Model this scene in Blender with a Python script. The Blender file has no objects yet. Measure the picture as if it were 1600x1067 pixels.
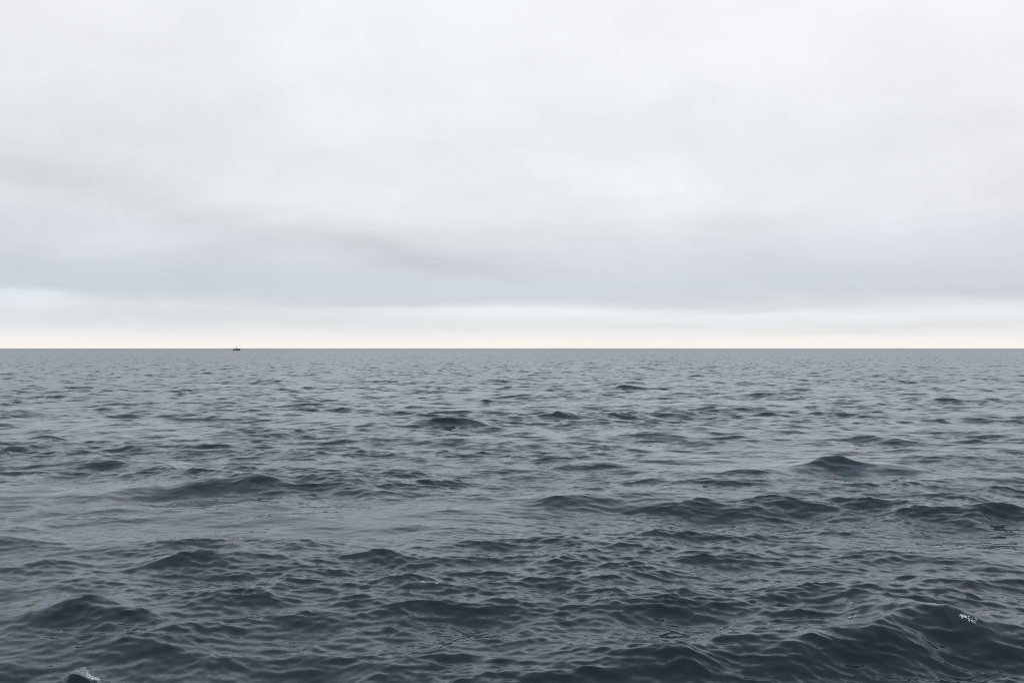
import bpy, bmesh, math, random
import numpy as np
from mathutils import Vector, Matrix

SC = bpy.context.scene
COL = SC.collection
R = math.radians
FPX = 1556.0            # focal length in pixels of the 1600 px wide photograph
HC = 4.0                # eye height above the mean sea, metres
EARTH = 7.43e6          # radius of the earth with standard refraction

# ------------------------------------------------------------------ camera
cam_d = bpy.data.cameras.new('camera')
cam_d.lens = 35.0
cam_d.sensor_width = 36.0
cam_d.clip_start = 0.1
cam_d.clip_end = 60000.0
cam = bpy.data.objects.new('camera', cam_d)
COL.objects.link(cam)
cam.location = (0, 0, HC)
cam.rotation_euler = (R(90 + 0.334), 0, 0)
SC.camera = cam

# ------------------------------------------------------------------ render
SC.render.engine = 'CYCLES'
SC.view_settings.view_transform = 'Standard'
SC.view_settings.look = 'None'
SC.view_settings.exposure = 0.0
SC.view_settings.gamma = 1.0
SC.view_settings.use_curve_mapping = False
SC.cycles.use_denoising = False
SC.cycles.max_bounces = 4
SC.cycles.diffuse_bounces = 1
SC.cycles.glossy_bounces = 3
SC.cycles.transmission_bounces = 4
SC.cycles.caustics_reflective = True
SC.cycles.use_adaptive_sampling = False
SC.cycles.pixel_filter_type = 'BLACKMAN_HARRIS'
SC.cycles.filter_width = 1.0

SUN_EL, SUN_AZ = 58.0, 200.0      # azimuth clockwise from +Y (the view direction)

# ------------------------------------------------------------------ node helpers
class NT:
    def __init__(self, tree):
        self.t = tree
    def n(self, typ, **kw):
        nd = self.t.nodes.new(typ)
        for k, v in kw.items():
            setattr(nd, k, v)
        return nd
    def put(self, sock, v):
        if isinstance(v, bpy.types.NodeSocket):
            self.t.links.new(v, sock)
        elif v is not None:
            sock.default_value = v
    def m(self, op, a, b=None, c=None, clamp=False):
        nd = self.n('ShaderNodeMath', operation=op)
        nd.use_clamp = clamp
        for i, v in enumerate((a, b, c)):
            if v is not None:
                self.put(nd.inputs[i], v)
        return nd.outputs[0]
    def v(self, op, a, b=None, s=None):
        nd = self.n('ShaderNodeVectorMath', operation=op)
        self.put(nd.inputs[0], a)
        if b is not None:
            self.put(nd.inputs[1], b)
        if s is not None:
            self.put(nd.inputs['Scale'], s)
        return nd.outputs[0]
    def comb(self, x, y, z):
        nd = self.n('ShaderNodeCombineXYZ')
        for i, q in enumerate((x, y, z)):
            self.put(nd.inputs[i], q)
        return nd.outputs[0]
    def sep(self, v):
        nd = self.n('ShaderNodeSeparateXYZ')
        self.put(nd.inputs[0], v)
        return nd.outputs
    def noise(self, vec, scale=1.0, detail=3.0, rough=0.5, dist=0.0, color=False):
        nd = self.n('ShaderNodeTexNoise')
        nd.noise_dimensions = '3D'
        self.put(nd.inputs['Vector'], vec)
        nd.inputs['Scale'].default_value = scale
        nd.inputs['Detail'].default_value = detail
        nd.inputs['Roughness'].default_value = rough
        nd.inputs['Distortion'].default_value = dist
        return nd.outputs['Color' if color else 'Fac']
    def ramp(self, fac, stops, interp='LINEAR'):
        nd = self.n('ShaderNodeValToRGB')
        cr = nd.color_ramp
        cr.interpolation = interp
        while len(cr.elements) > 1:
            cr.elements.remove(cr.elements[-1])
        cr.elements[0].position = stops[0][0]
        cr.elements[0].color = stops[0][1]
        for p, c in stops[1:]:
            e = cr.elements.new(p)
            e.color = c
        self.put(nd.inputs[0], fac)
        return nd.outputs[0]

def lin(c):
    return tuple((x / 255 / 12.92) if x / 255 <= 0.04045 else ((x / 255 + 0.055) / 1.055) ** 2.4 for x in c)

# ------------------------------------------------------------------ sky: an overcast deck over a Nishita sky
W = bpy.data.worlds.new("World")
SC.world = W
W.use_nodes = True
W.node_tree.nodes.clear()
w = NT(W.node_tree)
tc = w.n('ShaderNodeTexCoord')
D = tc.outputs['Generated']
dx, dy, dz = w.sep(D)
el = w.m('ARCSINE', dz)                          # radians
az = w.m('ARCTAN2', dx, dy)
PX = 1.0 / FPX                                   # one photo pixel in radians
# soft turbulence that bends every edge of the cloud layers
zc = w.m('ADD', w.m('MAXIMUM', dz, 0.0), 0.07)
plane = w.comb(w.m('DIVIDE', dx, zc), w.m('DIVIDE', dy, zc), 0.0)
streak = w.comb(w.m('MULTIPLY', az, 5.0), w.m('MULTIPLY', el, 30.0), 1.7)
t1 = w.m('SUBTRACT', w.noise(streak, 1.0, 4.0, 0.55), 0.5)
t2 = w.m('SUBTRACT', w.noise(w.v('ADD', streak, (9.1, 4.2, 3.3)), 0.8, 3.0, 0.5), 0.5)
lowfade = w.m('MINIMUM', w.m('ADD', w.m('MULTIPLY', w.m('ABSOLUTE', el), 12.0), 0.38), 1.0)
elw = w.m('ADD', el, w.m('MULTIPLY', w.m('MULTIPLY', t1, lowfade), 0.028))
azw = w.m('ADD', az, w.m('MULTIPLY', t2, 0.10))
EMAX = 90.0
prof = [  # elevation in degrees, sRGB colour seen there
    (-0.3, (250, 245, 239)), (0.10, (250, 245, 239)), (0.40, (247, 243, 238)), (0.80, (237, 237, 236)), (1.20, (228, 232, 234)),
    (1.75, (229, 233, 236)), (2.15, (229, 232, 234)), (2.35, (225, 229, 232)), (2.62, (211, 217, 223)),
    (3.4, (211, 217, 224)), (4.6, (215, 220, 227)), (5.8, (221, 225, 231)), (7.5, (230, 233, 237)),
    (9.5, (232, 235, 239)), (12.5, (236, 239, 242)), (16.0, (241, 243, 246)), (19.5, (243, 245, 249)), (26.0, (240, 245, 251)), (45.0, (220, 236, 250)), (90.0, (214, 231, 251))]
stops = [((e + 0.3) / (EMAX + 0.3), lin(c) + (1,)) for e, c in prof]
fac = w.m('DIVIDE', w.m('ADD', w.m('MULTIPLY', elw, 180 / math.pi), 0.3), EMAX + 0.3, clamp=True)
deck = w.ramp(fac, stops)
# clouds on the flat deck, seen in perspective
c1 = w.m('SUBTRACT', w.noise(plane, 0.42, 5.0, 0.52, 0.4), 0.5)
c2 = w.m('SUBTRACT', w.noise(w.v('ADD', plane, (31.0, 7.0, 0.0)), 0.16, 3.0, 0.5), 0.5)
texamt = w.m('MULTIPLY', w.m('MAXIMUM', w.m('SUBTRACT', el, 0.02), 0.0), 12.0, clamp=True)
c3 = w.m('SUBTRACT', w.noise(w.v('ADD', plane, (3.0, 17.0, 2.0)), 1.5, 6.0, 0.56, 0.6), 0.5)
mod = w.m('ADD', w.m('MULTIPLY', c1, 0.22), w.m('ADD', w.m('MULTIPLY', c2, 0.14), w.m('MULTIPLY', c3, 0.13)))
c4 = w.m('SUBTRACT', w.noise(w.comb(w.m('MULTIPLY', az, 7.5), w.m("MULTIPLY", el, 10.0), 8.0), 1.0, 4.0, 0.5, 0.3), 0.46)
mod = w.m('ADD', mod, w.m('MULTIPLY', c4, 0.17))
mod = w.m('MULTIPLY', mod, texamt)
# fine horizontal wisps in the bright strip above the horizon
wisp = w.noise(w.comb(w.m('MULTIPLY', az, 6.0), w.m('MULTIPLY', el, 170.0), 0.0), 1.0, 3.0, 0.6)
mod = w.m('ADD', mod, w.m('MULTIPLY', w.m('MULTIPLY', w.m('SUBTRACT', wisp, 0.5), 0.10),
          w.m('SUBTRACT', 1.0, w.m('MULTIPLY', w.m('ABSOLUTE', w.m('SUBTRACT', el, 0.025)), 30.0, clamp=True))))
# the single cloud masses of this sky: (x, y, half width, half height, tilt deg, amount)
masses = [
    (50, 268, 120, 30, 4, -0.075), (225, 325, 110, 24, 9, -0.075), (610, 386, 190, 20, 12, -0.085),
    (770, 412, 120, 20, 5, -0.05), (490, 250, 60, 20, 0, -0.045), (120, 395, 330, 55, 0, -0.045), (30, 463, 52, 8, 2, 0.20), (820, 488, 210, 9, 0, 0.075), (1320, 494, 330, 8, 0, 0.065),
    (150, 385, 110, 14, 0, 0.035), (590, 474, 130, 6, -3, -0.06), (1180, 484, 90, 4.5, -2, -0.08),
    (1500, 468, 230, 10, 0, -0.06), (1480, 440, 260, 30, 0, -0.05), (1060, 290, 150, 34, 5, 0.055), (930, 205, 110, 40, 8, -0.045),
    (1185, 268, 90, 18, -8, -0.035), (330, 492, 260, 13, 0, -0.07), (1320, 518, 130, 5, -2, -0.045),
    (1480, 190, 160, 25, -8, -0.02), (550, 60, 180, 60, 0, 0.02), (90, 120, 260, 90, 0, -0.035),
    (300, 430, 300, 26, 0, -0.03), (1230, 60, 160, 60, -10, 0.03), (700, 330, 300, 25, 0, 0.02)]
tot = 0.0
broken = w.m('ADD', 0.15, w.m('MULTIPLY', w.noise(w.comb(w.m('MULTIPLY', az, 14.0), w.m('MULTIPLY', el, 46.0), 5.0), 1.0, 5.0, 0.62, 0.5), 1.75))
for px, py, sx, sy, tilt, amt in masses:
    a0 = math.atan((px - 800) / FPX)
    e0 = math.atan((542.6 - py) / FPX) * math.cos(a0)
    ct, st = math.cos(R(tilt)), math.sin(R(tilt))
    ua = w.m('SUBTRACT', azw, a0)
    ue = w.m('SUBTRACT', elw, e0)
    p = w.m('MULTIPLY', w.m('SUBTRACT', w.m('MULTIPLY', ua, ct), w.m('MULTIPLY', ue, st)), FPX / sx)
    q = w.m('MULTIPLY', w.m('ADD', w.m('MULTIPLY', ua, st), w.m('MULTIPLY', ue, ct)), FPX / sy)
    d2 = w.m('ADD', w.m('MULTIPLY', p, p), w.m('MULTIPLY', q, q))
    tot = w.m('ADD', tot, w.m('MULTIPLY', w.m('EXPONENT', w.m('MULTIPLY', d2, -0.7)), amt))
tot = w.m('ADD', w.m('MULTIPLY', tot, broken), mod)
bright = w.m('ADD', tot, 1.0)
# slight drift of hue across the sky, cool grey in the middle, a touch of violet to the right
side = w.m('MULTIPLY', w.m('SINE', az), 1.9, clamp=False)
side = w.m('MINIMUM', w.m('MAXIMUM', side, -1.0), 1.0)
ss = w.m('MULTIPLY', side, side)
tint = w.comb(w.m('ADD', 1.0, w.m('MULTIPLY', side, 0.007)),
              w.m('SUBTRACT', 1.004, w.m('MULTIPLY', ss, 0.010)),
              w.m('ADD', 1.0, w.m('MULTIPLY', ss, 0.008)))
cloud = w.v('MULTIPLY', w.v('SCALE', deck, s=bright), tint)
bg_cloud = w.n('ShaderNodeBackground')
w.put(bg_cloud.inputs[0], cloud)
bg_cloud.inputs[1].default_value = 1.0
sky = w.n('ShaderNodeTexSky')
sky.sky_type = 'NISHITA'
sky.sun_disc = False
sky.sun_elevation = R(SUN_EL)
sky.sun_rotation = R(SUN_AZ)
bg_sky = w.n('ShaderNodeBackground')
w.put(bg_sky.inputs[0], sky.outputs[0])
bg_sky.inputs[1].default_value = 0.1
mix = w.n('ShaderNodeMixShader')
mix.inputs[0].default_value = 0.985               # almost closed cloud cover
W.node_tree.links.new(bg_sky.outputs[0], mix.inputs[1])
W.node_tree.links.new(bg_cloud.outputs[0], mix.inputs[2])
wo = w.n('ShaderNodeOutputWorld')
W.node_tree.links.new(mix.outputs[0], wo.inputs[0])

# ------------------------------------------------------------------ sun, diffused by the cloud
sd = bpy.data.lights.new('sun', 'SUN')
sd.energy = 0.5
sd.angle = R(130)
sd.color = (1.0, 0.985, 0.965)
sun = bpy.data.objects.new('sun', sd)
COL.objects.link(sun)
a, e = R(SUN_AZ), R(SUN_EL)
to_sun = Vector((math.sin(a) * math.cos(e), math.cos(a) * math.cos(e), math.sin(e)))
sun.rotation_euler = to_sun.to_track_quat('Z', 'Y').to_euler()

# ------------------------------------------------------------------ materials
def material(name, color, rough=0.5, **kw):
    m = bpy.data.materials.new(name)
    m.use_nodes = True
    b = m.node_tree.nodes['Principled BSDF']
    b.inputs['Base Color'].default_value = tuple(color) + (1,)
    b.inputs['Roughness'].default_value = rough
    for k, v in kw.items():
        b.inputs[k.replace('_', ' ')].default_value = v
    return m, b

def worn(name, color, rough=0.5, scale=2.0, amt=0.3):
    """paint or metal with uneven weathering"""
    m, b = material(name, color, rough)
    t = NT(m.node_tree)
    g = t.n('ShaderNodeTexCoord').outputs['Object']
    f = t.noise(g, scale, 5.0, 0.6)
    lo = tuple(c * (1 - amt) for c in color) + (1,)
    hi = tuple(min(1, c * (1 + amt * 0.5)) for c in color) + (1,)
    t.put(b.inputs['Base Color'], t.ramp(f, [(0.35, lo), (0.65, hi)]))
    t.put(b.inputs['Roughness'], t.m('ADD', t.m('MULTIPLY', f, 0.3), rough - 0.15))
    return m

# the sea
SEA, sb = material('sea_water', (0.0012, 0.0072, 0.0090), 0.6)      # light scattered back out of the water body
t = NT(SEA.node_tree)
geo = t.n('ShaderNodeNewGeometry')
P = geo.outputs['Position']
def slope(vec, scale, detail, sx, sy, rough=0.5):
    c = t.noise(vec, scale, detail, rough, 0.0, color=True)
    c = t.v('SUBTRACT', c, (0.5, 0.5, 0.5))
    return t.v('MULTIPLY', c, (sx, sy, 0.0))
at = t.n('ShaderNodeAttribute'); at.attribute_name = 'unresolved'
far_w = at.outputs['Fac']
at2 = t.n('ShaderNodeAttribute'); at2.attribute_name = 'gust'
gust = at2.outputs['Fac']
Pa = t.v('MULTIPLY', P, (0.75, 1.25, 1.0))
rip = slope(Pa, 22.0, 3.0, 0.12, 0.15)                       # ripples of 3 to 10 cm
rip = t.v('SCALE', rip, s=gust)
mid = slope(t.v('ADD', Pa, (5.3, 1.1, 0.0)), 1.1, 3.0, 1.1, 1.35, 0.6)
mid = t.v('SCALE', mid, s=far_w)
nn = t.v('NORMALIZE', t.v('ADD', geo.outputs['Normal'], t.v('ADD', rip, mid)))
# facets that would face away from the viewing ray are hidden by their neighbours: lean them back into view
I_ = geo.outputs['Incoming']
ndi = t.n('ShaderNodeVectorMath', operation='DOT_PRODUCT')
t.put(ndi.inputs[0], nn); t.put(ndi.inputs[1], I_)
lack = t.m('MAXIMUM', t.m('SUBTRACT', t.m('ADD', 0.04, t.m('MULTIPLY', far_w, 0.055)), ndi.outputs['Value']), 0.0)
nn = t.v('NORMALIZE', t.v('ADD', nn, t.v('SCALE', I_, s=lack)))
NG = geo.outputs['True Normal']
def dot(p_, q_):
    nd_ = t.n('ShaderNodeVectorMath', operation='DOT_PRODUCT')
    t.put(nd_.inputs[0], p_); t.put(nd_.inputs[1], q_)
    return nd_.outputs['Value']
ig = dot(I_, NG)
for _ in range(3):                                     # and keep the mirrored ray above the true surface
    ni = dot(nn, I_)
    rg = t.m('SUBTRACT', t.m('MULTIPLY', t.m('MULTIPLY', ni, 2.0), dot(nn, NG)), ig)
    short = t.m('MAXIMUM', t.m('SUBTRACT', 0.14, rg), 0.0)
    amt_ = t.m('DIVIDE', short, t.m('ADD', t.m('MULTIPLY', t.m('MAXIMUM', ni, 0.0), 2.0), 0.15))
    nn = t.v('NORMALIZE', t.v('ADD', nn, t.v('SCALE', NG, s=amt_)))
sb.inputs['Specular IOR Level'].default_value = 0.0
t.put(sb.inputs['Normal'], nn)
fr = t.n('ShaderNodeFresnel'); fr.inputs['IOR'].default_value = 1.315
t.put(fr.inputs['Normal'], nn)
gl = t.n('ShaderNodeBsdfGlossy')
gl.inputs['Color'].default_value = (0.88, 0.947, 0.992, 1)
gl.inputs['Roughness'].default_value = 0.015
t.put(gl.inputs['Normal'], nn)
ms = t.n('ShaderNodeMixShader')
t.put(ms.inputs[0], fr.outputs[0])
SEA.node_tree.links.new(sb.outputs[0], ms.inputs[1])
SEA.node_tree.links.new(gl.outputs[0], ms.inputs[2])
SEA.node_tree.links.new(ms.outputs[0], SEA.node_tree.nodes['Material Output'].inputs['Surface'])

# ------------------------------------------------------------------ the sea surface
rng = np.random.default_rng(11)
WIND = R(-100)      # waves run towards the camera and a little to the left

def wave_band(L, N, lmin, lmax, lp, alpha, rot, spread, seed, turn=0.0):
    """height and horizontal displacement of one octave band of a wind sea, periodic over L metres"""
    g = np.random.default_rng(seed)
    k1 = np.fft.fftfreq(N, L / N) * 2 * np.pi
    kx, ky = np.meshgrid(k1, k1)
    k = np.hypot(kx, ky); k[0, 0] = 1
    kp = 2 * np.pi / lp
    S = alpha / 2 * k ** -4.0 * np.exp(-1.25 * (kp / k) ** 2)
    th = np.arctan2(ky, kx) - (WIND + turn - rot)
    Dr = np.maximum(np.cos(th), 0) ** spread + 0.12 * np.abs(np.cos(th)) ** 1 + 0.04
    thg = np.linspace(-np.pi, np.pi, 721)
    Dr /= np.trapz(np.maximum(np.cos(thg), 0) ** spread + 0.12 * np.abs(np.cos(thg)) + 0.04, thg)
    kl, kh = 2 * np.pi / lmax, 2 * np.pi / lmin
    W_ = np.clip((np.log(k / kl)) / 0.25 + 0.5, 0, 1) * np.clip((np.log(kh / k)) / 0.25 + 0.5, 0, 1)
    dk = 2 * np.pi / L
    A = np.sqrt(2 * S * Dr * W_) * dk * (g.standard_normal((N, N)) + 1j * g.standard_normal((N, N))) / math.sqrt(2)
    A[0, 0] = 0
    h = np.fft.ifft2(A).real * N * N
    ax = np.fft.ifft2(1j * kx / k * A).real * N * N
    ay = np.fft.ifft2(1j * ky / k * A).real * N * N
    return [f.astype(np.float32) for f in (h, ax, ay)], L, N, rot

def sample(band, x, y):
    F, L, N, rot = band
    c, s = math.cos(rot), math.sin(rot)
    u = (x * c + y * s) / L * N
    v = (-x * s + y * c) / L * N
    i0 = np.floor(u); j0 = np.floor(v)
    fu = (u - i0).astype(np.float32); fv = (v - j0).astype(np.float32)
    i0 = np.mod(i0, N).astype(np.int32); j0 = np.mod(j0, N).astype(np.int32)
    i1 = (i0 + 1) % N; j1 = (j0 + 1) % N
    out = [f[j0, i0] * (1 - fu) * (1 - fv) + f[j0, i1] * fu * (1 - fv) + f[j1, i0] * (1 - fu) * fv + f[j1, i1] * fu * fv for f in F]
    h, a_, b_ = out
    return h, a_ * c - b_ * s, a_ * s + b_ * c

ALPHA = 0.0085
BANDS = [  # tile m, cells, shortest, longest wave m, tile turn, spread, gain, choppiness, heading deg
    (613.0, 1024, 7.0, 70.0, 0.20, 3.0, 1.15, 1.0, 0),
    (131.0, 1024, 2.2, 7.0, -0.22, 3.5, 1.20, 1.1, -6),
    (61.0, 1024, 1.0, 2.6, 0.7, 4.0, 1.30, 1.1, 14),
    (37.0, 1024, 0.50, 1.4, 0.25, 6.0, 0.74, 0.9, 14),
    (29.0, 1024, 0.38, 1.2, -0.4, 6.0, 0.70, 0.9, -16),
    (13.3, 1024, 0.17, 0.50, -0.15, 8.0, 1.35, 0.5, 10),
    (9.7, 1024, 0.12, 0.36, 0.5, 8.0, 1.30, 0.45, -14)]

# single larger waves of this sea: photo x, photo y of the crest, half length m, height m, width m, heading deg
HERO = [
    (1450, 954, 2.9, 0.48, 1.15, 6), (435, 741, 3.0, 0.43, 1.7, 4), (540, 768, 2.6, 0.16, 1.5, 10),
    (1325, 720, 2.2, 0.40, 1.4, 6), (1540, 745, 2.2, 0.14, 1.4, 0), (1020, 774, 3.0, 0.24, 1.6, 0), (1240, 786, 2.4, 0.16, 1.3, 6),
    (130, 940, 1.2, 0.18, 0.9, -8), (720, 938, 1.3, 0.11, 0.9, 5), (350, 872, 1.8, 0.15, 1.1, 5),
    (1540, 792, 2.8, 0.26, 1.6, 0), (230, 624, 7, 0.26, 3.2, 0), (1500, 624, 6, 0.32, 3.0, 0), (60, 687, 3.2, 0.22, 2.0, 8),
    (600, 865, 2.2, 0.14, 1.1, -6)]

def smooth(a, lo, hi):
    q = np.clip((a - lo) / (hi - lo), 0, 1)
    return q * q * (3 - 2 * q)

# polar sheet around the point below the eye: fine ahead, coarser to the sides and behind, out past the horizon
da = 0.00155
fine = np.arange(-0.60, 0.60 + 1e-9, da)
side_a = [fine[-1]]
st = da
while side_a[-1] < math.pi:
    st = min(st * 1.045, 0.05)
    side_a.append(side_a[-1] + st)
side_a = np.array(side_a[1:-1])
ang = np.concatenate([-side_a[::-1], fine, side_a])
nA = len(ang)
rr = [0.4]
while rr[-1] < 7.5:
    rr.append(rr[-1] + 0.12)
while rr[-1] < 60:
    rr.append(rr[-1] * 1.0021)
g = 1.0021
while rr[-1] < 900:
    g = min(g * 1.00002, 1.0042)
    rr.append(rr[-1] * g)
while rr[-1] < 15000:
    g = min(g * 1.0012, 1.05)
    rr.append(rr[-1] * g)
rr = np.array(rr); nR = len(rr)
print('sea grid', nR, nA, nR * nA)
RR, AA = np.meshgrid(rr, ang, indexing='ij')
X = (RR * np.sin(AA)).ravel(); Y = (RR * np.cos(AA)).ravel(); RF = RR.ravel()
dR = np.gradient(rr); DR = np.repeat(dR, nA)
dA = np.gradient(ang); DA = RF * np.tile(dA, nR)
spacing = np.maximum(DR, DA * 1.2)
H = np.zeros(X.shape, np.float32); DX = np.zeros_like(H); DY = np.zeros_like(H)
resid = np.zeros_like(H)
# gusts: slow patches of smoother and rougher water
gb, gL, gN, gr = wave_band(190.0, 512, 9.0, 60.0, 30.0, 1.0, 0.3, 0.3, 77)
gb = [f / f.std() for f in gb]
gv = sample((gb, gL, gN, gr), X * 0.8, Y * 1.6)[0]
gust_v = np.clip(1.0 + 0.45 * gv, 0.25, 2.0).astype(np.float32)
def ground(px, py, z=0.0):
    """point of the sea plane at height z that shows at this photo pixel"""
    tan_d = math.tan(math.atan((py - 533.5) / FPX) - R(0.334))
    d = (HC - z) / tan_d
    return Vector(((px - 800) / FPX * d, d, z))

calm = np.zeros_like(H); HH = np.zeros_like(H); HX = np.zeros_like(H); HY = np.zeros_like(H)
hr = random.Random(21)
def ridge(cx, cy, hl, hh, wd, hd, ph):
    """one crest with a steep lee side, added to the swell"""
    cs, sn = math.cos(hd), math.sin(hd)
    reach = 3.2 * max(hl, wd * 2)
    pick = np.where((np.abs(X - cx) < reach) & (np.abs(Y - cy) < reach))[0]
    ux, uy = X[pick] - cx, Y[pick] - cy
    u = ux * cs + uy * sn; v_ = -ux * sn + uy * cs
    v_ = v_ + 0.16 * wd * np.sin(u * 1.9 / wd + ph) + 0.08 * wd * np.sin(u * 4.7 / wd + 2.3 * ph) + 0.25 * (u ** 2) / (hl + wd)
    env = np.exp(-(np.abs(u) / hl) ** 1.6) * (1 + 0.18 * np.sin(u * 3.1 / wd + 1.7 * ph))
    q = v_ / wd
    q = np.where(q < 0, q * 1.25, q * 0.75)                   # steeper on the side the wave runs to
    crest = np.exp(-1.5 * (np.sqrt(q * q + 0.012) - 0.11)) - 0.42 * np.exp(-((q + 1.5) / 0.8) ** 2)
    crest = crest * np.exp(-(q / 3.2) ** 4)
    HH[pick] += (hh * env * crest).astype(np.float32)
    push = hh * 0.25 * env * np.exp(-q * q)                   # crest leans towards the eye
    HX[pick] += (sn * push).astype(np.float32); HY[pick] += (-cs * push).astype(np.float32)
for px, py, hl, hh, wd, hd in HERO:
    c = ground(px, py, hh * 0.8)
    ridge(c.x, c.y, hl, hh * 0.80, wd, R(hd), px)
    near_c = np.exp(-((X - c.x) / (hl * 1.3)) ** 2 - ((Y - c.y) / (wd * 2.2)) ** 2)
    np.maximum(calm, near_c, out=calm)                        # the big crest takes the place of the average swell here
    for k in range(5):                                        # smaller crests riding on it
        f_ = -0.85 + 1.7 * (k + hr.uniform(-0.35, 0.35)) / 4
        hs = hh * hr.uniform(0.12, 0.28) * (1 - 0.5 * abs(f_))
        ridge(c.x + f_ * hl * math.cos(R(hd)), c.y + f_ * hl * math.sin(R(hd)) + hr.uniform(-0.35, 0.25) * wd - 0.2 * wd * f_ * f_,
              hl * hr.uniform(0.28, 0.45), hs, wd * hr.uniform(0.4, 0.65), R(hd + hr.uniform(-16, 16)), hr.uniform(0, 6))

for i, (L, N, lo, hi, rot, spread, gain, chop, turn) in enumerate(BANDS):
    b = wave_band(L, N, lo, hi, 11.0, ALPHA, rot, spread, 100 + i, R(turn))
    h, hx, hy = sample(b, X, Y)
    lam = math.sqrt(lo * min(hi, 20.0))
    wgt = smooth(lam / spacing, 2.0, 4.2).astype(np.float32)
    res_i = 1 - wgt ** 2
    lift = np.clip((H + HH) / 0.3, -0.5, 1.0)
    if i >= 2:
        wgt = wgt * np.clip(gust_v * (1.0 + 0.6 * lift), 0.25, 1.6)
    if i == 1:
        wgt = wgt * np.clip((0.6 + 0.4 * gust_v) * (1.0 + 0.35 * lift), 0.5, 1.35)
    wgt = wgt * gain
    if i < 2:
        wgt = wgt * (1 - (0.75, 0.45)[i] * calm)
    H += h * wgt; DX += hx * wgt * chop; DY += hy * wgt * chop
    resid += (ALPHA / 2 * gain ** 2 * math.log(min(hi, 17) / lo)) * res_i

H += HH; DX += HX; DY += HY
# the small steep wave that breaks at the lower left: raised until its crest reaches photo row 1053
def row_z(py, y):
    """height at distance y that shows on this photo row"""
    return HC - y * math.tan(math.atan((py - 533.5) / FPX) - R(0.334))
def col_x(px, y):
    return (px - 800) / FPX * y
BY = 12.30
near_ = (np.abs(X - col_x(112, BY)) < 0.12) & (np.abs(Y - BY) < 0.10)
lift_ = row_z(1053, BY) - float(H[near_].mean())
HH[:] = 0; HX[:] = 0; HY[:] = 0
ridge(col_x(112, BY), BY, 0.40, max(lift_, 0.16), 0.26, R(-4), 0.4)
HX *= 0.3; HY *= 0.3
H += HH; DX += HX; DY += HY
print('breaking wave lift', lift_)
Z = H - (RF ** 2) / (2 * EARTH)
co = np.empty((len(X), 3), np.float32)
co[:, 0] = X + DX; co[:, 1] = Y + DY; co[:, 2] = Z
ii = np.arange(nR - 1)[:, None] * nA + np.arange(nA - 1)[None, :]
ii = ii.ravel()
quads = np.stack([ii, ii + 1, ii + nA + 1, ii + nA], 1)
wrap = np.arange(nR - 1) * nA + nA - 1                          # close the ring behind the eye
wq = np.stack([wrap, wrap - nA + 1, wrap + 1, wrap + nA], 1)
quads = np.concatenate([quads, wq]).astype(np.int32)
me = bpy.data.meshes.new('sea')
me.vertices.add(len(co)); me.vertices.foreach_set('co', co.ravel())
me.loops.add(quads.size); me.loops.foreach_set('vertex_index', quads.ravel())
me.polygons.add(len(quads))
me.polygons.foreach_set('loop_start', np.arange(0, quads.size, 4, dtype=np.int32))
me.polygons.foreach_set('use_smooth', np.ones(len(quads), bool))
me.update(calc_edges=True)
a1 = me.attributes.new('unresolved', 'FLOAT', 'POINT')
a1.data.foreach_set('value', np.sqrt(resid / 0.02).astype(np.float32))
a2 = me.attributes.new('gust', 'FLOAT', 'POINT')
a2.data.foreach_set('value', gust_v)
me.materials.append(SEA)
sea = bpy.data.objects.new('sea', me)
COL.objects.link(sea)
sea['kind'] = 'structure'

Z2 = co[:, 2].reshape(nR, nA); CX = co[:, 0].reshape(nR, nA); CY = co[:, 1].reshape(nR, nA)
PITCH = R(0.334)
def seat(px, py):
    """point of the wavy surface that the eye meets first along the ray through a photo pixel"""
    j = int(np.clip(np.searchsorted(ang, math.atan((px - 800) / FPX)), 0, nA - 1))
    lo_, hi_ = np.searchsorted(rr, [6.0, 3000.0])
    x, y, z = CX[lo_:hi_, j], CY[lo_:hi_, j], Z2[lo_:hi_, j] - HC
    yc = y * math.cos(PITCH) + z * math.sin(PITCH)
    zc_ = -y * math.sin(PITCH) + z * math.cos(PITCH)
    row = 533.5 - FPX * zc_ / yc
    i = int(np.argmax(row <= py))
    return Vector((float(x[i]), float(y[i]), float(z[i] + HC)))

def surface(x, y):
    """height of the water at a place"""
    i = int(np.clip(np.searchsorted(rr, math.hypot(x, y)), 1, nR - 2))
    j = int(np.clip(np.searchsorted(ang, math.atan2(x, y)), 1, nA - 2))
    i0, i1 = max(i - 30, 0), min(i + 30, nR); j0, j1 = max(j - 20, 0), min(j + 20, nA)
    d_ = (CX[i0:i1, j0:j1] - x) ** 2 + (CY[i0:i1, j0:j1] - y) ** 2
    return float(Z2[i0:i1, j0:j1].ravel()[int(np.argmin(d_))])

# ------------------------------------------------------------------ object helpers
def thing(name, label, cat, loc=(0, 0, 0), rz=0.0, group=None):
    o = bpy.data.objects.new(name, None)
    o.empty_display_size = 0.3
    COL.objects.link(o)
    o.location = loc; o.rotation_euler = (0, 0, rz)
    o['label'] = label; o['category'] = cat
    if group:
        o['group'] = group
    return o

def link(name, bm, mat, parent=None, smooth_=False):
    m_ = bpy.data.meshes.new(name)
    bmesh.ops.recalc_face_normals(bm, faces=bm.faces[:])
    bm.to_mesh(m_); bm.free()
    m_.materials.append(mat)
    if smooth_:
        for p_ in m_.polygons:
            p_.use_smooth = True
    o = bpy.data.objects.new(name, m_)
    COL.objects.link(o)
    o.parent = parent
    return o

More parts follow.
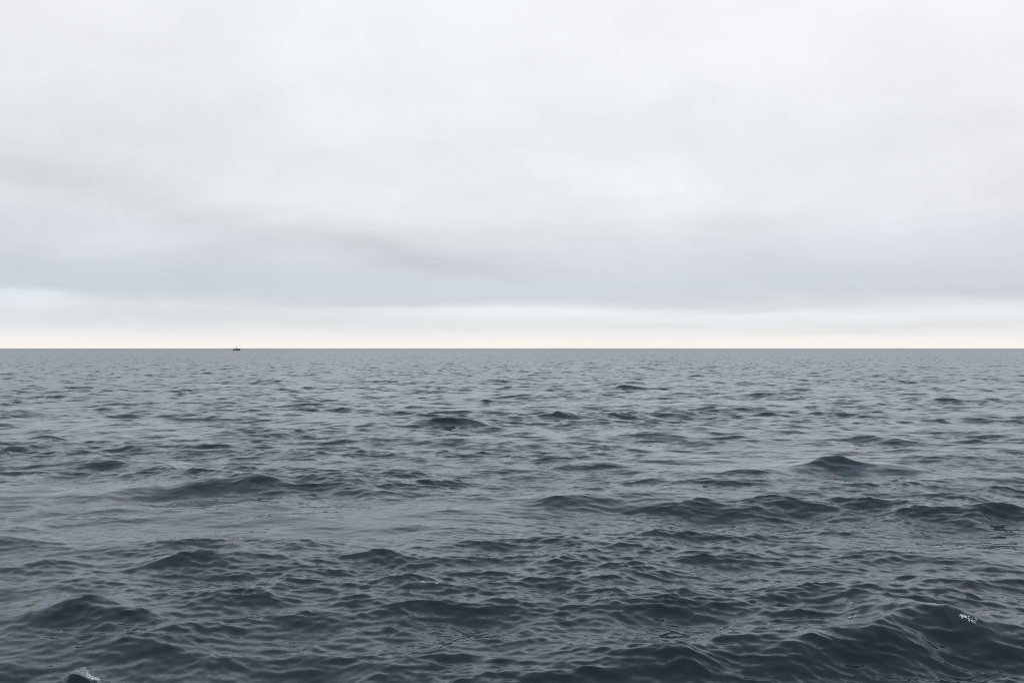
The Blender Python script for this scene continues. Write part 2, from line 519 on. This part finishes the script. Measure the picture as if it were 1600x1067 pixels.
def box(bm, x0, x1, y0, y1, z0, z1, bevel=0.0):
    r_ = bmesh.ops.create_cube(bm, size=1.0)
    vs = r_['verts']
    for v_ in vs:
        v_.co = Vector(((x0 + x1) / 2 + v_.co.x * (x1 - x0), (y0 + y1) / 2 + v_.co.y * (y1 - y0), (z0 + z1) / 2 + v_.co.z * (z1 - z0)))
    if bevel:
        es = list({e_ for v_ in vs for e_ in v_.link_edges})
        bmesh.ops.bevel(bm, geom=es, offset=bevel, segments=2, affect='EDGES', profile=0.5)
    return bm

def tube(bm, pts, rad, seg=8):
    pts = [Vector(p_) for p_ in pts]
    rads = rad if isinstance(rad, (list, tuple)) else [rad] * len(pts)
    rings = []
    for i_, p_ in enumerate(pts):
        d_ = (pts[min(i_ + 1, len(pts) - 1)] - pts[max(i_ - 1, 0)]).normalized()
        q_ = d_.to_track_quat('Z', 'Y')
        rings.append([bm.verts.new(p_ + q_ @ Vector((math.cos(2 * math.pi * k / seg) * rads[i_], math.sin(2 * math.pi * k / seg) * rads[i_], 0))) for k in range(seg)])
    for a_, b_ in zip(rings, rings[1:]):
        for k in range(seg):
            bm.faces.new((a_[k], a_[(k + 1) % seg], b_[(k + 1) % seg], b_[k]))
    bm.faces.new(rings[0][::-1]); bm.faces.new(rings[-1])
    return bm

def loft_hull(bm, secs):
    """secs: list of (x, half beam at rail, rail z, half beam at bilge, bilge z, keel z)"""
    rows = []
    for x, hb, rz_, bb, bz, kz in secs:
        half = [(hb, rz_), (hb * 0.97, (rz_ * 2 + bz) / 3), (bb, bz), (bb * 0.45, (bz + kz * 2) / 3), (0.0, kz)]
        ring = [(x, y_, z_) for y_, z_ in half] + [(x, -y_, z_) for y_, z_ in half[-2::-1]]
        rows.append([bm.verts.new(c_) for c_ in ring])
    for a_, b_ in zip(rows, rows[1:]):
        for k in range(len(a_) - 1):
            bm.faces.new((a_[k], a_[k + 1], b_[k + 1], b_[k]))
        bm.faces.new((a_[0], b_[0], b_[-1], a_[-1]))           # deck
    bm.faces.new(rows[0]); bm.faces.new(rows[-1][::-1])
    return bm

# ------------------------------------------------------------------ fishing boat near the horizon
M_hull = worn('maroon_hull_paint', (0.16, 0.045, 0.045), 0.5, 1.2)
M_bottom = worn('antifouling_paint', (0.05, 0.02, 0.018), 0.7, 1.2)
M_white = worn('white_boat_paint', (0.72, 0.71, 0.72), 0.45, 1.5, 0.15)
M_roof = worn('brown_roof_paint', (0.06, 0.045, 0.035), 0.6, 2.0)
M_house = worn('dark_red_deckhouse_paint', (0.13, 0.032, 0.036), 0.5, 1.5)
M_steel = worn('weathered_steel', (0.10, 0.10, 0.105), 0.55, 3.0)
M_net = worn('dark_netting', (0.03, 0.032, 0.03), 0.9, 8.0, 0.5)
M_glass, _ = material('window_glass', (0.01, 0.013, 0.015), 0.05)
M_deck = worn('grey_deck_paint', (0.14, 0.14, 0.14), 0.8, 2.0)
M_lamp, _ = material('lamp_housing', (0.5, 0.5, 0.48), 0.4)

bd = 1236.0
bx = (369.6 - 800) / FPX * bd
boat = thing('fishing_boat', 'small maroon fishing boat with white wheelhouse and mast far off near the horizon', 'boat',
             (bx, bd, -bd * bd / (2 * EARTH) - 0.05), R(6))
bm = loft_hull(bmesh.new(), [(-4.2, 1.35, 0.95, 1.15, 0.05, -0.45), (-2.6, 1.55, 0.92, 1.35, 0.0, -0.6), (-0.5, 1.60, 1.00, 1.4, 0.0, -0.7),
                     (1.5, 1.50, 1.20, 1.15, 0.05, -0.7), (3.0, 1.05, 1.50, 0.6, 0.15, -0.55), (4.0, 0.45, 1.78, 0.16, 0.4, -0.1), (4.45, 0.06, 1.92, 0.04, 1.1, 0.7)])
hull = link('hull', bm, M_hull, boat, True)
bm = bmesh.new()
for s_ in (-1, 1):
    tube(bm, [(-4.2, s_ * 1.37, 0.80), (-2.6, s_ * 1.58, 0.78), (-0.5, s_ * 1.63, 0.86), (1.5, s_ * 1.53, 1.06), (3.0, s_ * 1.08, 1.36), (4.0, s_ * 0.48, 1.64), (4.45, s_ * 0.06, 1.80)], 0.055, 6)
link('rub_rail', bm, M_steel, hull)
link('deck', box(bmesh.new(), -4.0, 1.2, -1.25, 1.25, 0.98, 1.06), M_deck, boat)
for s_ in (-1, 1):
    bm = bmesh.new()
    prev = None
    pts_ = [(-4.15, 1.33, 0.95), (-2.6, 1.53, 0.92), (-0.5, 1.58, 1.0), (1.5, 1.48, 1.2), (3.0, 1.03, 1.5), (4.0, 0.43, 1.78)]
    rows = [[bm.verts.new((x_, s_ * y_, z_)), bm.verts.new((x_, s_ * y_, z_ + 0.38)), bm.verts.new((x_, s_ * (y_ - 0.07), z_ + 0.38)), bm.verts.new((x_, s_ * (y_ - 0.07), z_))] for x_, y_, z_ in pts_]
    for a_, b_ in zip(rows, rows[1:]):
        for k in range(4):
            bm.faces.new((a_[k], a_[(k + 1) % 4], b_[(k + 1) % 4], b_[k]))
    bm.faces.new(rows[0]); bm.faces.new(rows[-1][::-1])
    link('bulwark', bm, M_hull, boat)
wheelhouse = link('wheelhouse', box(bmesh.new(), -1.75, 0.05, -1.1, 1.1, 1.0, 2.72, 0.06), M_white, boat)
link('roof', box(bmesh.new(), -1.95, 0.20, -1.25, 1.25, 2.73, 2.98, 0.05), M_roof, wheelhouse)
for y_ in (-1.13, 1.09):
    for x_ in (-1.55, -0.75):
        link('window', box(bmesh.new(), x_, x_ + 0.52, y_, y_ + 0.04, 1.95, 2.42), M_glass, wheelhouse)
for y_ in (-0.75, -0.22, 0.31):
    link('window', box(bmesh.new(), 0.04, 0.075, y_, y_ + 0.44, 1.98, 2.45), M_glass, wheelhouse)
link('door', box(bmesh.new(), -1.80, -1.752, -0.3, 0.3, 1.07, 2.5), M_roof, wheelhouse)
link('deckhouse', box(bmesh.new(), 0.10, 1.55, -0.85, 0.85, 1.0, 2.95, 0.08), M_house, boat)
link('fish_hold', box(bmesh.new(), 1.9, 2.9, -0.5, 0.5, 1.1, 1.75, 0.05), M_house, boat)
bm = tube(bmesh.new(), [(-0.55, 0, 2.9), (-0.55, 0, 4.6), (-0.52, 0, 6.3)], [0.085, 0.07, 0.045])
mast = link('mast', bm, M_steel, boat)
link('crosstree', tube(bmesh.new(), [(-0.55, -0.7, 4.9), (-0.55, 0.7, 4.9)], 0.04, 6), M_steel, mast)
link('mast_light', tube(bmesh.new(), [(-0.52, 0, 6.3), (-0.52, 0, 6.45)], 0.09, 8), M_lamp, mast)
for x1, z1 in ((-2.2, 5.4), (1.7, 5.7)):
    link('outrigger', tube(bmesh.new(), [(-0.5 + (0.5 if x1 > 0 else -0.5), 0.5 if x1 > 0 else -0.5, 2.9), (x1, 1.3 if x1 > 0 else -1.3, z1)], [0.06, 0.035], 6), M_steel, boat)
link('boom', tube(bmesh.new(), [(-0.5, 0, 3.3), (2.3, 0.1, 4.2)], [0.07, 0.05], 6), M_steel, boat)
link('forestay', tube(bmesh.new(), [(-0.52, 0, 6.2), (4.2, 0, 2.1)], 0.018, 5), M_steel, boat)
link('backstay', tube(bmesh.new(), [(-0.52, 0, 6.2), (-4.0, 0, 2.5)], 0.018, 5), M_steel, boat)
gal = link('gallows', tube(bmesh.new(), [(-3.85, -1.15, 1.0), (-3.85, -1.0, 2.5), (-3.85, 1.0, 2.5), (-3.85, 1.15, 1.0)], 0.06, 6), M_steel, boat)
link('net_drum', tube(bmesh.new(), [(-3.0, -0.8, 1.55), (-3.0, -0.5, 1.55), (-3.0, 0.5, 1.55), (-3.0, 0.8, 1.55)], [0.48, 0.40, 0.40, 0.48], 14), M_net, boat)
bm = bmesh.new()
for x_, y_, z_ in ((2.2, 1.3, 1.7), (3.0, 0.98, 1.9), (3.8, 0.52, 2.1)):
    for s_ in (-1, 1):
        tube(bm, [(x_, s_ * y_, z_ - 0.1), (x_, s_ * y_, z_ + 0.55)], 0.02, 5)
for s_ in (-1, 1):
    tube(bm, [(2.2, s_ * 1.3, 2.25), (3.0, s_ * 0.98, 2.45), (3.8, s_ * 0.52, 2.65), (4.4, 0, 2.8)], 0.02, 5)
link('bow_rail', bm, M_steel, boat)

for s_ in (-1, 1):
    link('stern_rail', box(bmesh.new(), -4.1, -2.0, s_ * 1.48 - 0.05, s_ * 1.48 + 0.05, 1.36, 1.62, 0.02), M_white, boat)
boat.scale = (1.03, 1.03, 1.03)

# ------------------------------------------------------------------ yacht on the horizon
M_sail = worn('grey_white_sailcloth', (0.50, 0.49, 0.48), 0.8, 1.0, 0.1)
M_yhull = worn('pale_yacht_hull', (0.55, 0.55, 0.56), 0.4, 1.0, 0.1)
yd = 7600.0
yx = (1403.3 - 800) / FPX * yd
yr = math.hypot(yx, yd)
yacht = thing('sailing_yacht', 'tiny pale sailing yacht alone on the horizon line at far right', 'sailboat', (yx, yd, -yr * yr / (2 * EARTH) + 0.2), R(35))
link('hull', loft_hull(bmesh.new(), [(-4.6, 1.1, 1.0, 0.7, 0.2, -0.1), (-2, 1.5, 1.0, 1.1, 0.0, -0.5), (1, 1.4, 1.1, 0.9, 0.0, -0.6), (3.4, 0.7, 1.3, 0.35, 0.1, -0.3), (4.9, 0.05, 1.5, 0.03, 0.8, 0.4)]), M_yhull, yacht, True)
link('mast', tube(bmesh.new(), [(0.8, 0, 0.9), (0.8, 0, 13.4)], [0.10, 0.06], 8), M_steel, yacht)
link('boom', tube(bmesh.new(), [(0.7, 0, 2.2), (-3.6, -0.6, 2.3)], 0.07, 6), M_steel, yacht)
def sail(corners, belly):
    bm = bmesh.new()
    A_, B_, C_ = [Vector(c_) for c_ in corners]                # head, tack, clew
    n_ = 8
    rows = []
    for i_ in range(n_ + 1):
        t_ = i_ / n_
        l_, r_ = A_.lerp(B_, t_), A_.lerp(C_, t_)
        row = []
        for k in range(n_ + 1):
            u_ = k / n_
            p_ = l_.lerp(r_, u_)
            p_ = p_ + Vector((0, -belly * 4 * u_ * (1 - u_) * math.sin(math.pi * min(t_ * 0.9 + 0.05, 1)), 0))
            row.append(bm.verts.new(p_))
        rows.append(row)
    for a_, b_ in zip(rows, rows[1:]):
        for k in range(n_):
            bm.faces.new((a_[k], a_[k + 1], b_[k + 1], b_[k]))
    bmesh.ops.remove_doubles(bm, verts=bm.verts[:], dist=0.001)
    bmesh.ops.solidify(bm, geom=bm.faces[:], thickness=0.02)
    return bm
link('mainsail', sail(((0.7, 0, 13.0), (0.7, 0, 2.4), (-3.5, -0.6, 2.5)), 0.5), M_sail, yacht, True)
link('jib', sail(((0.9, 0, 11.8), (4.7, 0, 1.8), (0.6, -0.9, 2.0)), 0.5), M_sail, yacht, True)

# ------------------------------------------------------------------ foam on the crests
FOAM, fb = material('sea_foam', (0.80, 0.83, 0.85), 0.6)
fb.inputs['Subsurface Weight'].default_value = 0.0
FILM, fb2 = material('thin_aerated_water', (0.42, 0.45, 0.48), 0.25)
t = NT(FILM.node_tree)
fo = t.n('ShaderNodeTexCoord').outputs['Object']
fn = t.noise(t.v('MULTIPLY', fo, (9.0, 9.0, 16.0)), 1.0, 4.0, 0.6)
t.put(fb2.inputs['Base Color'], t.ramp(fn, [(0.35, (0.62, 0.65, 0.68, 1)), (0.7, (0.82, 0.84, 0.86, 1))]))

rnd = random.Random(5)
def blobs(bm, pts, r0, r1, flat=0.7):
    for p_ in pts:
        r_ = r0 + (r1 - r0) * rnd.random() ** 2
        v_ = bmesh.ops.create_icosphere(bm, subdivisions=1, radius=r_)['verts']
        k = [0.7 + 0.6 * rnd.random() for _ in range(3)]
        for q_ in v_:
            q_.co = Vector((q_.co.x * k[0] * 1.2, q_.co.y * k[1], q_.co.z * k[2] * flat)) * (0.85 + 0.3 * rnd.random()) + Vector(p_)

def stuff(o):
    o['kind'] = 'stuff'
    return o

def trail(path, n, sx, sz, lift, r0, r1, origin):
    """droplets and bubbles scattered along photo points laid on the water"""
    w_ = [seat(px, py) for px, py in path]
    pts = []
    for _ in range(n):
        f_ = rnd.random() * (len(w_) - 1)
        i_ = min(int(f_), len(w_) - 2)
        p_ = w_[i_].lerp(w_[i_ + 1], f_ - i_) + Vector((rnd.gauss(0, sx), rnd.gauss(0, sx * 1.4), 0))
        p_.z = surface(p_.x, p_.y) + 0.3 * r0 + abs(rnd.gauss(0, sz)) + lift
        pts.append(p_ - origin)
    bm = bmesh.new(); blobs(bm, pts, r0, r1)
    return bm

# breaking lip at the lower left
o0 = Vector((col_x(124, BY + 0.10), BY + 0.10, 0.0)); o0.z = surface(o0.x, o0.y)
wc = thing('whitecap', 'white translucent lip of water with spray, breaking at the lower left corner', 'foam', o0)
def top_row(u):
    return 1051.5 - 9.5 * min(u / 0.8, 1.0) ** 0.9 + 7.0 * max(0.0, (u - 0.84) / 0.16) ** 1.6
bm = bmesh.new()
n_u, n_v = 30, 12
rows = []
for k in range(n_u + 1):
    u_ = k / n_u
    x_ = col_x(107 + 31 * u_, o0.y)
    zt = row_z(top_row(u_), o0.y)
    zb = min(surface(x_, o0.y) - 0.02, zt - 0.02)
    row = []
    for q_ in range(n_v + 1):
        v_ = q_ / n_v
        y_ = o0.y + 0.10 * v_ * (1 - v_) * 2 + 0.004 * math.sin(k * 1.1 + q_ * 0.6)
        row.append(bm.verts.new(Vector((x_ + 0.010 * v_ * math.sin(k * 0.9), y_, zb + (zt - zb) * v_)) - o0))
    rows.append(row)
for a_, b_ in zip(rows, rows[1:]):
    for k in range(n_v):
        bm.faces.new((a_[k], a_[k + 1], b_[k + 1], b_[k]))
bmesh.ops.solidify(bm, geom=bm.faces[:], thickness=0.012)
link('lip', bm, FILM, wc, True)
bm = bmesh.new()
top_pts = []
for k in range(0, 110):                                         # bright bead along the top edge
    u_ = rnd.random() ** 0.8
    top_pts.append(Vector((col_x(107 + 31 * u_, o0.y) + rnd.gauss(0, 0.002), o0.y + rnd.gauss(0, 0.004), row_z(top_row(u_), o0.y) + rnd.gauss(0, 0.002))) - o0)
blobs(bm, top_pts, 0.0012, 0.003)
stuff(link('edge_froth', bm, FOAM, wc, True))
bm = bmesh.new()
pts = []
for _ in range(360):
    u_ = rnd.random()
    px_ = 135 + 20 * u_ + rnd.gauss(0, 1.0)
    y_ = o0.y + rnd.gauss(0, 0.025)
    x_ = col_x(px_, y_)
    z_ = max(surface(x_, y_), row_z(1060 + 3 * u_, y_)) + abs(rnd.gauss(0, 0.026)) * (1.1 - 0.6 * u_)
    pts.append(Vector((x_, y_, z_)) - o0)
blobs(bm, pts, 0.0025, 0.009)
stuff(link('spray', bm, FOAM, wc, True))

def fleck(name, label, specs):
    o_ = seat(*specs[0][0][0])
    th = thing(name, label, 'foam', o_)
    for path, n, sx, sz, lift, r0, r1 in specs:
        stuff(link('froth', trail(path, n, sx, sz, lift, r0, r1, o_), FOAM, th, True))
    return th
fleck('foam_patch', 'small curl of white foam on the right shoulder of the big dark wave',
      [([(1494, 962), (1500, 964), (1508, 968), (1516, 973)], 110, 0.014, 0.008, 0.0, 0.003, 0.009),
       ([(1516, 973), (1522, 970), (1520, 965)], 30, 0.008, 0.006, 0.0, 0.003, 0.006)])
fleck('foam_patch', 'tiny white foam fleck by the left part of the big dark wave crest',
      [([(1318, 966), (1326, 965), (1334, 962)], 45, 0.012, 0.005, 0.0, 0.003, 0.007)])
fleck('foam_patch', 'lacy streaks of foam on the water at the left edge of the middle distance',
      [([(2, 709), (14, 709), (26, 706), (40, 703)], 60, 0.06, 0.004, 0.0, 0.005, 0.013),
       ([(0, 712), (10, 713), (22, 710)], 40, 0.05, 0.004, 0.0, 0.005, 0.013),
       ([(28, 709), (36, 711), (44, 708)], 25, 0.05, 0.004, 0.0, 0.005, 0.011)])
fleck('foam_bubbles', 'a few bright bubbles floating in a row near the bottom centre of the sea',
      [([(658, 909), (662, 909)], 7, 0.008, 0.002, 0.0, 0.006, 0.010), ([(680, 911), (683, 911)], 6, 0.007, 0.002, 0.0, 0.006, 0.010),
       ([(690, 905), (712, 907)], 6, 0.03, 0.002, 0.0, 0.003, 0.006)])
